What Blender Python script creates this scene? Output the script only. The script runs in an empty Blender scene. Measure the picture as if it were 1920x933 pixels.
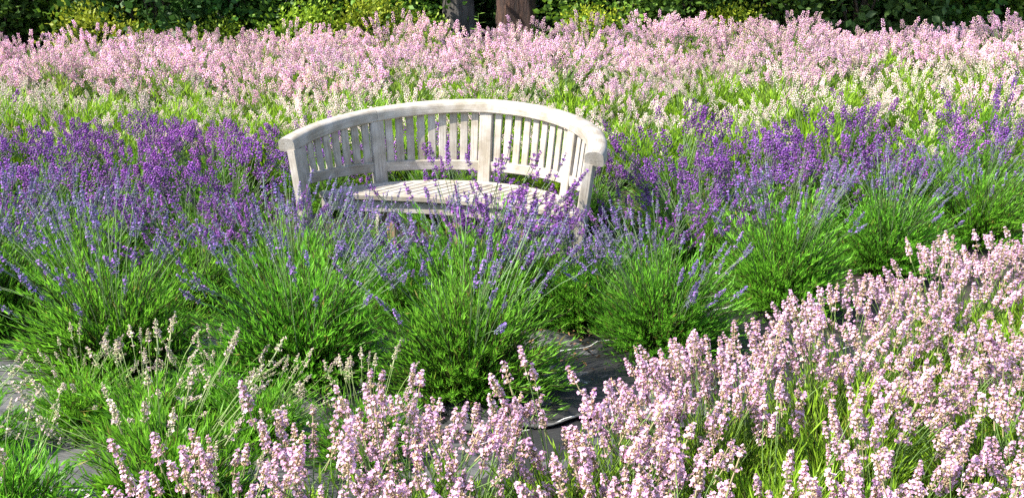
import bpy, math, random
import numpy as np
from mathutils import Vector, Matrix, Quaternion

# ------------------------------------------------------------------ camera
scene = bpy.context.scene
C = scene.collection
cam_d = bpy.data.cameras.new('camera')
cam = bpy.data.objects.new('camera', cam_d)
C.objects.link(cam)
cam.location = (0, 0, 1.55)
cam.rotation_euler = (math.radians(90 - 15.57), 0, 0)
cam_d.sensor_fit = 'HORIZONTAL'
cam_d.sensor_width = 36.0
cam_d.lens = 33.75
cam_d.clip_start = 0.05
cam_d.clip_end = 500
scene.camera = cam

# ------------------------------------------------------------------ sky, sun, exposure
SUN_EL = math.radians(46)
SUN_AZ = math.radians(16)          # from due left, turned towards the camera
S = Vector((-math.cos(SUN_AZ) * math.cos(SUN_EL), -math.sin(SUN_AZ) * math.cos(SUN_EL), math.sin(SUN_EL)))
world = bpy.data.worlds.new('World')
scene.world = world
world.use_nodes = True
nt = world.node_tree
nt.nodes.clear()
sky = nt.nodes.new('ShaderNodeTexSky')
sky.sky_type = 'NISHITA'
sky.sun_disc = False
sky.sun_elevation = SUN_EL
sky.sun_rotation = math.atan2(S.x, S.y)
bg = nt.nodes.new('ShaderNodeBackground')
bg.inputs['Strength'].default_value = 0.14
wo = nt.nodes.new('ShaderNodeOutputWorld')
nt.links.new(sky.outputs[0], bg.inputs[0])
nt.links.new(bg.outputs[0], wo.inputs[0])
sun_d = bpy.data.lights.new('sun', 'SUN')
sun_d.energy = 5.0
sun_d.angle = math.radians(0.53)
sun_d.color = (1.0, 0.94, 0.84)
sun = bpy.data.objects.new('sun', sun_d)
C.objects.link(sun)
sun.rotation_euler = (-S).to_track_quat('-Z', 'Y').to_euler()
sun.location = (-8, -2, 10)
vs = scene.view_settings
vs.view_transform = 'Standard'
vs.look = 'None'
vs.gamma = 1.0
vs.use_curve_mapping = False
vs.exposure = 1.48
scene.render.engine = 'CYCLES'
cy = scene.cycles
cy.max_bounces = 6
cy.diffuse_bounces = 3
cy.glossy_bounces = 2
cy.transmission_bounces = 3
cy.transparent_max_bounces = 4
cy.caustics_reflective = False
cy.caustics_refractive = False
cy.use_denoising = False

rng = np.random.default_rng(7)
random.seed(7)
PI = math.pi

# ------------------------------------------------------------------ materials
def new_mat(name):
    m = bpy.data.materials.new(name)
    m.use_nodes = True
    t = m.node_tree
    t.nodes.clear()
    out = t.nodes.new('ShaderNodeOutputMaterial')
    return m, t, out

def N(t, kind, **kw):
    n = t.nodes.new(kind)
    for k, v in kw.items():
        if k in n.inputs:
            n.inputs[k].default_value = v
        else:
            setattr(n, k, v)
    return n

def plant_mat(name, translucent, rough, spec, var=0.25, hue=0.02):
    """colour from the mesh's own floret/leaf colours, varied from object to object, thin-leaf translucency"""
    m, t, out = new_mat(name)
    L = t.links.new
    at = N(t, 'ShaderNodeAttribute', attribute_name='Col')
    oi = N(t, 'ShaderNodeObjectInfo')
    hsv = N(t, 'ShaderNodeHueSaturation')
    mr = N(t, 'ShaderNodeMapRange')
    mr.inputs['To Min'].default_value = 1 - var
    mr.inputs['To Max'].default_value = 1 + var
    L(oi.outputs['Random'], mr.inputs['Value'])
    mh = N(t, 'ShaderNodeMath', operation='MULTIPLY')
    mh.inputs[1].default_value = 7.31
    fr = N(t, 'ShaderNodeMath', operation='FRACT')
    L(oi.outputs['Random'], mh.inputs[0]); L(mh.outputs[0], fr.inputs[0])
    mr2 = N(t, 'ShaderNodeMapRange')
    mr2.inputs['To Min'].default_value = 0.5 - hue
    mr2.inputs['To Max'].default_value = 0.5 + hue
    L(fr.outputs[0], mr2.inputs['Value'])
    L(mr.outputs[0], hsv.inputs['Value'])
    L(mr2.outputs[0], hsv.inputs['Hue'])
    L(at.outputs['Color'], hsv.inputs['Color'])
    p = N(t, 'ShaderNodeBsdfPrincipled', Roughness=rough)
    p.inputs['Specular IOR Level'].default_value = spec
    L(hsv.outputs[0], p.inputs['Base Color'])
    tr = N(t, 'ShaderNodeBsdfTranslucent')
    L(hsv.outputs[0], tr.inputs['Color'])
    mx = N(t, 'ShaderNodeMixShader')
    mx.inputs[0].default_value = translucent
    L(p.outputs[0], mx.inputs[1]); L(tr.outputs[0], mx.inputs[2])
    L(mx.outputs[0], out.inputs['Surface'])
    return m

M_LEAF = plant_mat('lavender_leaf', 0.46, 0.45, 0.30, 0.12, 0.005)
M_STEM = plant_mat('lavender_stem', 0.10, 0.55, 0.3, 0.12, 0.01)
M_FLOWER = plant_mat('lavender_flower', 0.34, 0.65, 0.15, 0.22, 0.018)
M_SHRUB = plant_mat('shrub_leaf', 0.30, 0.60, 0.30, 0.22, 0.02)
M_LITTER = plant_mat('dry_leaf', 0.1, 0.8, 0.1, 0.1, 0.01)

def wood_mat():
    m, t, out = new_mat('weathered_teak')
    L = t.links.new
    uv = N(t, 'ShaderNodeUVMap', uv_map='grain')
    oi = N(t, 'ShaderNodeObjectInfo')
    off = N(t, 'ShaderNodeVectorMath', operation='ADD')
    sc = N(t, 'ShaderNodeVectorMath', operation='SCALE'); sc.inputs['Scale'].default_value = 37.0
    cx = N(t, 'ShaderNodeCombineXYZ')
    L(oi.outputs['Random'], cx.inputs[0]); L(oi.outputs['Random'], cx.inputs[1])
    L(cx.outputs[0], sc.inputs[0])
    L(uv.outputs[0], off.inputs[0]); L(sc.outputs[0], off.inputs[1])
    mp = N(t, 'ShaderNodeMapping'); mp.inputs['Scale'].default_value = (5, 170, 1)
    L(off.outputs[0], mp.inputs[0])
    n1 = N(t, 'ShaderNodeTexNoise', Scale=1.0, Detail=6.0, Roughness=0.65, Distortion=0.4)
    L(mp.outputs[0], n1.inputs['Vector'])
    tc = N(t, 'ShaderNodeTexCoord')
    n2 = N(t, 'ShaderNodeTexNoise', Scale=11.0, Detail=5.0, Roughness=0.6)
    L(tc.outputs['Object'], n2.inputs['Vector'])
    r1 = N(t, 'ShaderNodeValToRGB')
    e = r1.color_ramp.elements
    e[0].position = 0.26; e[0].color = (0.20, 0.175, 0.145, 1)
    e[1].position = 0.62; e[1].color = (0.42, 0.39, 0.335, 1)
    el = e.new(0.46); el.color = (0.345, 0.315, 0.28, 1)
    L(n1.outputs[0], r1.inputs[0])
    r2 = N(t, 'ShaderNodeValToRGB')
    e = r2.color_ramp.elements
    e[0].position = 0.35; e[0].color = (0.68, 0.64, 0.57, 1)
    e[1].position = 0.65; e[1].color = (1.08, 1.08, 1.1, 1)
    L(n2.outputs[0], r2.inputs[0])
    mul = N(t, 'ShaderNodeMix', data_type='RGBA', blend_type='MULTIPLY')
    mul.inputs[0].default_value = 1.0
    L(r1.outputs[0], mul.inputs[6]); L(r2.outputs[0], mul.inputs[7])
    hs = N(t, 'ShaderNodeHueSaturation')
    mr = N(t, 'ShaderNodeMapRange'); mr.inputs['To Min'].default_value = 0.86; mr.inputs['To Max'].default_value = 1.12
    L(oi.outputs['Random'], mr.inputs[0]); L(mr.outputs[0], hs.inputs['Value']); L(mul.outputs[2], hs.inputs['Color'])
    p = N(t, 'ShaderNodeBsdfPrincipled', Roughness=0.72)
    p.inputs['Specular IOR Level'].default_value = 0.25
    L(hs.outputs[0], p.inputs['Base Color'])
    bp = N(t, 'ShaderNodeBump', Strength=0.35, Distance=0.002)
    L(n1.outputs[0], bp.inputs['Height']); L(bp.outputs[0], p.inputs['Normal'])
    L(p.outputs[0], out.inputs['Surface'])
    return m
M_WOOD = wood_mat()

def brown_wood_mat():
    m, t, out = new_mat('brown_teak')
    L = t.links.new
    uv = N(t, 'ShaderNodeUVMap', uv_map='grain')
    mp = N(t, 'ShaderNodeMapping'); mp.inputs['Scale'].default_value = (5, 150, 1)
    L(uv.outputs[0], mp.inputs[0])
    n1 = N(t, 'ShaderNodeTexNoise', Scale=1.0, Detail=5.0)
    L(mp.outputs[0], n1.inputs['Vector'])
    r1 = N(t, 'ShaderNodeValToRGB')
    e = r1.color_ramp.elements
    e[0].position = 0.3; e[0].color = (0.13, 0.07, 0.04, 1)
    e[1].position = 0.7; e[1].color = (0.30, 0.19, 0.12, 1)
    L(n1.outputs[0], r1.inputs[0])
    p = N(t, 'ShaderNodeBsdfPrincipled', Roughness=0.75)
    L(r1.outputs[0], p.inputs['Base Color'])
    L(p.outputs[0], out.inputs['Surface'])
    return m
M_BROWN = brown_wood_mat()

def soil_mat():
    m, t, out = new_mat('soil')
    L = t.links.new
    tc = N(t, 'ShaderNodeTexCoord')
    n = N(t, 'ShaderNodeTexNoise', Scale=9.0, Detail=8.0, Roughness=0.7)
    L(tc.outputs['Object'], n.inputs['Vector'])
    r = N(t, 'ShaderNodeValToRGB')
    e = r.color_ramp.elements
    e[0].position = 0.3; e[0].color = (0.014, 0.010, 0.008, 1)
    e[1].position = 0.75; e[1].color = (0.045, 0.034, 0.025, 1)
    L(n.outputs[0], r.inputs[0])
    p = N(t, 'ShaderNodeBsdfPrincipled', Roughness=0.95)
    L(r.outputs[0], p.inputs['Base Color'])
    bp = N(t, 'ShaderNodeBump', Strength=0.8, Distance=0.02)
    L(n.outputs[0], bp.inputs['Height']); L(bp.outputs[0], p.inputs['Normal'])
    L(p.outputs[0], out.inputs['Surface'])
    return m
M_SOIL = soil_mat()

def fabric_mat(name, c0, c1):
    """woven black weed cloth: fine weave, pale marker lines, dusty patches"""
    m, t, out = new_mat(name)
    L = t.links.new
    uv = N(t, 'ShaderNodeUVMap', uv_map='grain')
    sep = N(t, 'ShaderNodeSeparateXYZ'); L(uv.outputs[0], sep.inputs[0])
    # marker lines every 0.34 m
    dv = N(t, 'ShaderNodeMath', operation='DIVIDE'); dv.inputs[1].default_value = 0.62
    L(sep.outputs[1], dv.inputs[0])
    fr = N(t, 'ShaderNodeMath', operation='FRACT'); L(dv.outputs[0], fr.inputs[0])
    lt = N(t, 'ShaderNodeMath', operation='LESS_THAN'); lt.inputs[1].default_value = 0.008
    L(fr.outputs[0], lt.inputs[0])
    n = N(t, 'ShaderNodeTexNoise', Scale=4.5, Detail=7.0, Roughness=0.65)
    tc = N(t, 'ShaderNodeTexCoord'); L(tc.outputs['Object'], n.inputs['Vector'])
    r = N(t, 'ShaderNodeValToRGB')
    e = r.color_ramp.elements
    e[0].position = 0.36; e[0].color = c0 + (1,)
    e[1].position = 0.70; e[1].color = c1 + (1,)
    L(n.outputs[0], r.inputs[0])
    mp = N(t, 'ShaderNodeMapping'); mp.inputs['Scale'].default_value = (16, 130, 1)
    L(uv.outputs[0], mp.inputs[0])
    st = N(t, 'ShaderNodeTexNoise', Scale=1.0, Detail=3.0); L(mp.outputs[0], st.inputs['Vector'])
    m1 = N(t, 'ShaderNodeMix', data_type='RGBA', blend_type='MULTIPLY'); m1.inputs[0].default_value = 0.85
    L(r.outputs[0], m1.inputs[6]); L(st.outputs[0], m1.inputs[7])
    mx = N(t, 'ShaderNodeMix', data_type='RGBA')
    L(lt.outputs[0], mx.inputs[0]); L(m1.outputs[2], mx.inputs[6])
    mx.inputs[7].default_value = (0.55, 0.55, 0.53, 1)
    p = N(t, 'ShaderNodeBsdfPrincipled', Roughness=0.55)
    p.inputs['Specular IOR Level'].default_value = 0.4
    L(mx.outputs[2], p.inputs['Base Color'])
    bp = N(t, 'ShaderNodeBump', Strength=0.9, Distance=0.006)
    L(st.outputs[0], bp.inputs['Height']); L(bp.outputs[0], p.inputs['Normal'])
    L(p.outputs[0], out.inputs['Surface'])
    return m
M_FABRIC = fabric_mat('weed_cloth', (.010, .010, .011), (.050, .049, .047))
M_FABRIC_DUSTY = fabric_mat('dusty_weed_cloth', (.045, .046, .050), (.22, .215, .21))

def bark_mat(name, c0, c1, c2):
    m, t, out = new_mat(name)
    L = t.links.new
    tc = N(t, 'ShaderNodeTexCoord')
    mp = N(t, 'ShaderNodeMapping'); mp.inputs['Scale'].default_value = (18, 18, 3.5)
    L(tc.outputs['Object'], mp.inputs[0])
    n = N(t, 'ShaderNodeTexNoise', Scale=1.0, Detail=7.0, Roughness=0.7, Distortion=0.6)
    L(mp.outputs[0], n.inputs['Vector'])
    r = N(t, 'ShaderNodeValToRGB')
    e = r.color_ramp.elements
    e[0].position = 0.3; e[0].color = c0 + (1,)
    e[1].position = 0.72; e[1].color = c2 + (1,)
    x = e.new(0.5); x.color = c1 + (1,)
    L(n.outputs[0], r.inputs[0])
    p = N(t, 'ShaderNodeBsdfPrincipled', Roughness=0.9)
    L(r.outputs[0], p.inputs['Base Color'])
    bp = N(t, 'ShaderNodeBump', Strength=1.0, Distance=0.05)
    L(n.outputs[0], bp.inputs['Height']); L(bp.outputs[0], p.inputs['Normal'])
    L(p.outputs[0], out.inputs['Surface'])
    return m
M_BARK_RED = bark_mat('red_brown_bark', (0.010, 0.005, 0.004), (0.035, 0.015, 0.009), (0.13, 0.062, 0.034))  # bark tones darkened overall: shade on the trunk is put into the colour
M_BARK_GREY = bark_mat('grey_bark', (0.02, 0.018, 0.015), (0.07, 0.062, 0.055), (0.16, 0.145, 0.125))

# ------------------------------------------------------------------ mesh helpers
def unit(v):
    v = np.asarray(v, float)
    return v / np.maximum(np.linalg.norm(v, axis=-1, keepdims=True), 1e-9)

class Geo:
    def __init__(self):
        self.v, self.f3, self.f4, self.c, self.n = [], [], [], [], 0
    def add(self, v, faces, col):
        """v (k,3), faces list of int arrays (m,3) / (m,4), col (k,3)"""
        v = np.asarray(v, np.float32)
        for f in faces:
            f = np.asarray(f, np.int64)
            if f.size == 0: continue
            (self.f3 if f.shape[1] == 3 else self.f4).append(f + self.n)
        self.v.append(v)
        self.c.append(np.broadcast_to(np.asarray(col, np.float32), v.shape))
        self.n += len(v)
    def scatter(self, tv, tf, O, X, Y, Z, sx, sy, sz, col):
        """copies of template tv/tf at O with axes X,Y,Z and sizes; col (n,3) or (n,k,3)"""
        n, k = len(O), len(tv)
        b = lambda s: np.broadcast_to(np.asarray(s, float), (n,))[:, None, None]
        v = (O[:, None, :] + X[:, None, :] * tv[None, :, 0:1] * b(sx)
             + Y[:, None, :] * tv[None, :, 1:2] * b(sy) + Z[:, None, :] * tv[None, :, 2:3] * b(sz))
        f = (tf[None, :, :] + (np.arange(n) * k)[:, None, None]).reshape(-1, tf.shape[1])
        col = np.asarray(col, float)
        if col.ndim == 2: col = np.repeat(col[:, None, :], k, 1)
        self.add(v.reshape(-1, 3), [f], col.reshape(-1, 3))
    def tubes(self, P, r, col, sides=3):
        """P (n,k,3) polylines, r (n,k) radii, col (n,k,3)"""
        n, k, _ = P.shape
        T = np.gradient(P, axis=1); T = unit(T)
        ref = np.where(np.abs(T[..., 2:3]) > 0.9, np.array([1., 0, 0]), np.array([0, 0, 1.]))
        A = unit(np.cross(T, ref)); B = np.cross(T, A)
        an = np.arange(sides) * 2 * PI / sides
        V = P[:, :, None, :] + r[:, :, None, None] * (A[:, :, None, :] * np.cos(an)[None, None, :, None] + B[:, :, None, :] * np.sin(an)[None, None, :, None])
        idx = np.arange(n * k * sides).reshape(n, k, sides)
        a = idx[:, :-1, :]; b = np.roll(idx, -1, 2)[:, :-1, :]; c = np.roll(idx, -1, 2)[:, 1:, :]; d = idx[:, 1:, :]
        q = np.stack([a, b, c, d], -1).reshape(-1, 4)
        self.add(V.reshape(-1, 3), [q], np.repeat(col[:, :, None, :], sides, 2).reshape(-1, 3))
    def mesh(self, name, mat, smooth=False):
        me = bpy.data.meshes.new(name)
        V = np.concatenate(self.v)
        f3 = np.concatenate(self.f3) if self.f3 else np.zeros((0, 3), np.int64)
        f4 = np.concatenate(self.f4) if self.f4 else np.zeros((0, 4), np.int64)
        me.vertices.add(len(V)); me.vertices.foreach_set('co', V.ravel())
        li = np.concatenate([f3.ravel(), f4.ravel()]).astype(np.int32)
        me.loops.add(len(li)); me.loops.foreach_set('vertex_index', li)
        st = np.concatenate([np.arange(len(f3)) * 3, len(f3) * 3 + np.arange(len(f4)) * 4]).astype(np.int32)
        me.polygons.add(len(st)); me.polygons.foreach_set('loop_start', st)
        me.polygons.foreach_set('loop_total', np.concatenate([np.full(len(f3), 3), np.full(len(f4), 4)]).astype(np.int32))
        if smooth: me.polygons.foreach_set('use_smooth', np.ones(len(st), bool))
        ca = me.color_attributes.new('Col', 'FLOAT_COLOR', 'POINT')
        c = np.concatenate(self.c); c4 = np.ones((len(c), 4), np.float32); c4[:, :3] = np.clip(c, 0, 1)
        ca.data.foreach_set('color', c4.ravel())
        me.materials.append(mat)
        me.update(calc_edges=True)
        return me

def link(name, data, parent=None, **props):
    o = bpy.data.objects.new(name, data)
    C.objects.link(o)
    if parent is not None: o.parent = parent
    for k, v in props.items(): o[k] = v
    return o

def frames(Z, r):
    Z = unit(Z)
    ref = unit(r.normal(size=Z.shape))
    X = unit(np.cross(Z, ref)); Y = np.cross(Z, X)
    return X, Y, Z

# leaf: four triangles, folded along the midrib, tip curling
LEAF_V = np.array([(0, 0, 0), (-.5, .10, .42), (0, -.06, .5), (.5, .10, .42), (0, .22, 1.0)])
LEAF_F = np.array([(0, 2, 1), (0, 3, 2), (1, 2, 4), (2, 3, 4)])
OCT_V = np.array([(0, 0, 0), (.5, 0, .55), (0, .5, .55), (-.5, 0, .55), (0, -.5, .55), (0, 0, 1.)])
OCT_F = np.array([(0, 2, 1), (0, 3, 2), (0, 4, 3), (0, 1, 4), (5, 1, 2), (5, 2, 3), (5, 3, 4), (5, 4, 1)])
# corolla: five flared lobes round the floret's mouth
_cv, _cf = [(0, 0, -.15)], []
for k in range(5):
    a = k * 2 * PI / 5
    w = .50
    _cv += [(.70 * math.cos(a - w), .70 * math.sin(a - w), .30), (.95 * math.cos(a), .95 * math.sin(a), .18 + .25 * (k % 2)), (.70 * math.cos(a + w), .70 * math.sin(a + w), .30)]
    b = 1 + 3 * k
    _cf += [(0, b, b + 1), (0, b + 1, b + 2)]
COR_V, COR_F = np.array(_cv), np.array(_cf)

# ------------------------------------------------------------------ ground
def ground_z(x, y):
    y = np.asarray(y, float); x = np.asarray(x, float)
    t = np.clip((y - 4.6), 0, None)
    s = np.where(t < 1.0, 0.5 * t * t, t - 0.5)            # smooth start
    s = np.minimum(s, 8.0)
    k = np.clip((y - 5.5) / 4.5, 0, 1)
    return 0.090 * s + 0.020 * np.clip(x, -6, 3) * k
def gz(x, y): return float(ground_z(x, y))

def build_ground():
    xs = np.unique(np.concatenate([np.linspace(-120, -9, 14), np.linspace(-9, 9, 73), np.linspace(9, 120, 14)]))
    ys = np.unique(np.concatenate([np.linspace(-60, 0, 10), np.linspace(0, 16, 65), np.linspace(16, 220, 16)]))
    X, Y = np.meshgrid(xs, ys)
    Z = ground_z(X, Y) + np.where((np.abs(X) < 9) & (Y > 0) & (Y < 16), rng.normal(0, .006, X.shape), 0)
    g = Geo()
    nx, ny = len(xs), len(ys)
    i = np.arange(nx * ny).reshape(ny, nx)
    q = np.stack([i[:-1, :-1], i[:-1, 1:], i[1:, 1:], i[1:, :-1]], -1).reshape(-1, 4)
    g.add(np.stack([X, Y, Z], -1).reshape(-1, 3), [q], (0.05, .04, .03))
    o = link('ground', g.mesh('ground', M_SOIL, True), kind='structure')
    return o
build_ground()

def fabric_strip(c, ang, length, width, seed, lift, mat):
    """a sheet of weed cloth with wrinkles and one lifted edge; thin but with thickness"""
    r = np.random.default_rng(seed)
    nu, nv = int(length / .028), int(width / .022)
    u = np.linspace(-length / 2, length / 2, nu); v = np.linspace(-width / 2, width / 2, nv)
    U, V = np.meshgrid(u, v)
    ca, sa = math.cos(ang), math.sin(ang)
    edge = 0.06 * np.sin(U * 2.1 + seed) + 0.04 * np.sin(U * 5.3 + 2 * seed) + .018 * np.sin(U * 13.7 + seed) + .010 * np.sin(U * 29. + 3 * seed)
    Vw = V + edge * (np.abs(V) / (width / 2)) ** 2 * np.sign(V)
    X = c[0] + U * ca - Vw * sa; Y = c[1] + U * sa + Vw * ca
    wr = np.zeros_like(U)
    for q_ in range(22):                                   # soft swells and sharp creases
        k = r.normal(0, 9, 2)
        w_ = np.sin(k[0] * U + k[1] * V + r.uniform(0, 6.3) + .8 * np.sin(3 * V + q_))
        wr += r.uniform(.001, .0035) * w_ if q_ % 2 else r.uniform(.003, .009) * (1 - np.abs(w_)) ** 3
    lf = lift * np.clip((-V / (width / 2) - .78) / .22, 0, 1) ** 1.5 * (0.45 + 0.35 * np.sin(U * 3.3 + seed) + .2 * np.sin(U * 9.1))
    Z = ground_z(X, Y) + 0.04 + wr + lf
    top = np.stack([X, Y, Z], -1).reshape(-1, 3)
    bot = top - np.array([0, 0, .004])
    n = nu * nv
    i = np.arange(n).reshape(nv, nu)
    q = np.stack([i[:-1, :-1], i[:-1, 1:], i[1:, 1:], i[1:, :-1]], -1).reshape(-1, 4)
    b = np.concatenate([i[0, :], i[1:, -1], i[-1, ::-1][1:], i[::-1, 0][1:]])
    side = np.stack([b[:-1], b[:-1] + n, b[1:] + n, b[1:]], -1)
    g = Geo(); g.add(np.concatenate([top, bot]), [q, q[:, ::-1] + n], (.1, .1, .1))
    vb = np.concatenate([top, bot]); g.add(vb[side].reshape(-1, 3), [np.arange(len(side) * 4).reshape(-1, 4)], (.1, .1, .1))
    me = g.mesh('landscape_fabric', mat, True)
    uvl = me.uv_layers.new(name='grain')
    vi = np.zeros(len(me.loops), np.int32); me.loops.foreach_get('vertex_index', vi)
    uvv = np.stack([U.ravel(), V.ravel() + 10], -1); uvv = np.concatenate([uvv, uvv]); uvv = np.concatenate([uvv, uvv[side].reshape(-1, 2)])
    uvl.data.foreach_set('uv', uvv[vi].astype(np.float32).ravel())
    o = link('landscape_fabric', me, kind='structure')
    return o
fabric_strip((-1.3, 3.62), math.radians(-4), 4.2, 1.02, 1, .05, M_FABRIC_DUSTY)
fabric_strip((-1.5, 2.72), math.radians(-7), 3.6, .98, 2, .06, M_FABRIC_DUSTY)
fabric_strip((0.48, 3.38), math.radians(30), 2.2, 1.25, 5, .008, M_FABRIC)

def leaf_litter():
    r = np.random.default_rng(31)
    g = Geo()
    for (cx, cy, sp, n) in ((0.22, 3.86, .13, 170), (0.45, 3.6, .2, 60), (-1.2, 3.1, .4, 70), (-.3, 2.8, .5, 60)):
        x = r.normal(cx, sp, n); y = r.normal(cy, sp, n)
        O = np.stack([x, y, ground_z(x, y) + .045 + r.uniform(0, .015, n)], -1)
        d = unit(np.stack([r.normal(size=n), r.normal(size=n), r.normal(0, .25, n)], -1))
        Xa, Ya, Z = frames(d, r)
        col = np.array([.16, .085, .04]) * r.uniform(.5, 1.9, (n, 1)) + r.uniform(0, .03, (n, 3))
        s = r.uniform(.012, .034, n)
        g.scatter(LEAF_V, LEAF_F, O, Xa, Ya, Z, s * .5, s * .5, s, col)
    o = link('leaf_litter', g.mesh('leaf_litter', M_LITTER), kind='stuff')
    o['label'] = 'brown dry leaf litter on the black cloth between the green mounds'
    o['category'] = 'leaf litter'
leaf_litter()

# ------------------------------------------------------------------ curved bench
XC, YC, TC, DL = -0.400, 4.83, math.radians(19.3), math.radians(46.5)
R_TOP, R_SEAT, Z_MID, Z_TIP, Z_SEAT = 0.835, 0.758, 0.893, 0.748, 0.430
bench = link('curved_bench', None)
bench.location = (XC, YC, 0)
bench['label'] = 'curved crescent-shaped weathered pale teak garden bench with slatted back among purple lavender'
bench['category'] = 'bench'

def rail_z(u):                       # u in units of panels (-2..2): top of the back rail
    return Z_MID - (Z_MID - Z_TIP) * (abs(u) / 2.0) ** 1.7
def rad_at(z):                       # rake: the back leans outwards
    return R_SEAT + 0.015 + (R_TOP - R_SEAT - 0.015) * max(0.0, (z - Z_SEAT)) / (Z_MID - Z_SEAT)
def pol(th, r, z):                   # plan of the bench: a slightly flattened half ring
    p = th - TC
    q = loc2w(r * math.sin(p), (r if r == 1 else r - FLAT) * math.cos(p))
    return np.array([q[0], q[1], z])
FLAT = 0.045
def loc2w(a, b):                     # a to the bench's right, b towards its back
    return np.array([a * math.cos(TC) + b * math.sin(TC), -a * math.sin(TC) + b * math.cos(TC)])

def sweep(name, prof, path, side, up, mat, smooth=True):
    """prof: closed list of (a,b); path (n,3); side/up (n,3) axes for a and b. Capped ends, grain UV."""
    prof = np.asarray(prof, float); path = np.asarray(path, float)
    n, k = len(path), len(prof)
    V = path[:, None, :] + side[:, None, :] * prof[None, :, 0:1] + up[:, None, :] * prof[None, :, 1:2]
    verts = [tuple(v) for v in V.reshape(-1, 3)]
    faces = []
    for i in range(n - 1):
        for j in range(k):
            a = i * k + j; b = i * k + (j + 1) % k
            faces.append((a, b, b + k, a + k))
    faces.append(tuple(range(k - 1, -1, -1)))
    faces.append(tuple(range((n - 1) * k, n * k)))
    me = bpy.data.meshes.new(name)
    me.from_pydata(verts, [], faces)
    L = np.concatenate([[0], np.cumsum(np.linalg.norm(np.diff(path, axis=0), axis=1))])
    pp = np.concatenate([[0], np.cumsum(np.linalg.norm(np.diff(prof, axis=0), axis=1))])
    uvl = me.uv_layers.new(name='grain')
    nf = len(faces)
    for p in me.polygons:
        cap = p.index >= nf - 2
        for li in p.loop_indices:
            vi = me.loops[li].vertex_index
            i, j = divmod(vi, k)
            if cap: uvl.data[li].uv = (prof[j, 0] * 20, prof[j, 1] + 3)
            else:
                vv = pp[j]
                if j == 0 and p.index % k == k - 1: vv = pp[-1] + np.linalg.norm(prof[0] - prof[-1])
                uvl.data[li].uv = (L[i], vv)
    me.materials.append(mat)
    me.validate()
    if smooth:
        for p in me.polygons: p.use_smooth = p.index < nf - 2
        me.update()
        try: me.set_sharp_from_angle(angle=math.radians(38))
        except Exception: pass
    return link(name, me, bench)

def cham(w, h, c=0.004):
    w, h = w / 2, h / 2
    return [(-w + c, -h), (w - c, -h), (w, -h + c), (w, h - c), (w - c, h), (-w + c, h), (-w, h - c), (-w, -h + c)]

# top rail, three lengths, rounded top
def rail_profile(w=0.094, h=0.074):
    pts = [(-w / 2 + .006, -h / 2), (w / 2 - .006, -h / 2), (w / 2, -h / 2 + .006)]
    for a in np.linspace(0, PI, 13):
        pts.append((w / 2 * math.cos(a) ** 1 if True else 0, .002 + (h / 2 - .002) * math.sin(a) ** .6))
    pts.append((-w / 2, -h / 2 + .006))
    return pts
RH = 0.074
def rail(u0, u1):
    us = np.linspace(u0, u1, max(10, int(abs(u1 - u0) * 22)))
    path = np.array([pol(TC + u * DL, R_TOP, rail_z(u) - RH / 2) for u in us])
    side = np.array([pol(TC + u * DL, 1, 0) for u in us])
    tan = unit(np.gradient(path, axis=0))
    up = unit(np.cross(tan, side)); up *= np.sign(up[:, 2:3])
    side = unit(np.cross(up, tan)); 
    chk = np.array([pol(TC + u * DL, 1, 0) for u in us])
    side *= np.sign((side * chk).sum(1, keepdims=True))
    sweep('top_rail', rail_profile(), path, side, up, M_WOOD)
rail(-2.00, -1.003); rail(-0.997, 0.997); rail(1.003, 1.90)

def bar(name, p0, p1, w, h, sidev, mat=None, c=0.004, seg=2):
    """straight bar p0-p1; w along sidev, h across"""
    p0, p1 = np.asarray(p0, float), np.asarray(p1, float)
    path = np.linspace(p0, p1, seg)
    t = unit(p1 - p0); s = np.asarray(sidev, float); s = unit(s - t * (s @ t)); u = np.cross(t, s)
    return sweep(name, cham(w, h, c), path, np.repeat(s[None], seg, 0), np.repeat(u[None], seg, 0), mat or M_WOOD)

def tang(th): return np.array([math.cos(th), -math.sin(th), 0.0])
# posts (the end ones double as arm supports and legs)
for u in (-1.94, -1, 0, 1, 1.84):
    th = TC + u * DL
    zt = rail_z(u) - RH + .003
    pts = [pol(th, R_SEAT - .005, 0.0), pol(th, R_SEAT + .012, Z_SEAT - .04), pol(th, rad_at(zt), zt)]
    path = np.array(pts); w = 0.078 if abs(u) < 1.5 else 0.085
    side = np.repeat(tang(th)[None], 3, 0)
    tn = unit(np.gradient(path, axis=0)); up = np.cross(tn, side)
    sweep('back_post', cham(w, .05, .005), path, side, up, M_WOOD)

# lower back rails and slats, panel by panel
for pnl in range(-2, 2):
    u0, u1 = max(pnl, -1.94) + 0.062, min(pnl + 1, 1.84) - 0.062
    us = np.linspace(u0, u1, 10)
    zc = 0.512
    path = np.array([pol(TC + u * DL, rad_at(zc), zc) for u in us])
    side = np.array([pol(TC + u * DL, 1, 0) for u in us])
    up = np.repeat(np.array([[0, 0, 1.]]), 10, 0)
    sweep('lower_back_rail', cham(.03, .058, .004), path, side, up, M_WOOD)
    ns = {-2: 8, -1: 9, 0: 9, 1: 7}[pnl]
    for k in range(ns):
        u = u0 + (u1 - u0) * (k + .5) / ns
        th = TC + u * DL
        z0, z1 = zc + .027, rail_z(u) - RH + .004
        bar('back_slat', pol(th, rad_at(z0), z0), pol(th, rad_at(z1), z1), .044, .014, tang(th), c=.003)

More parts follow.
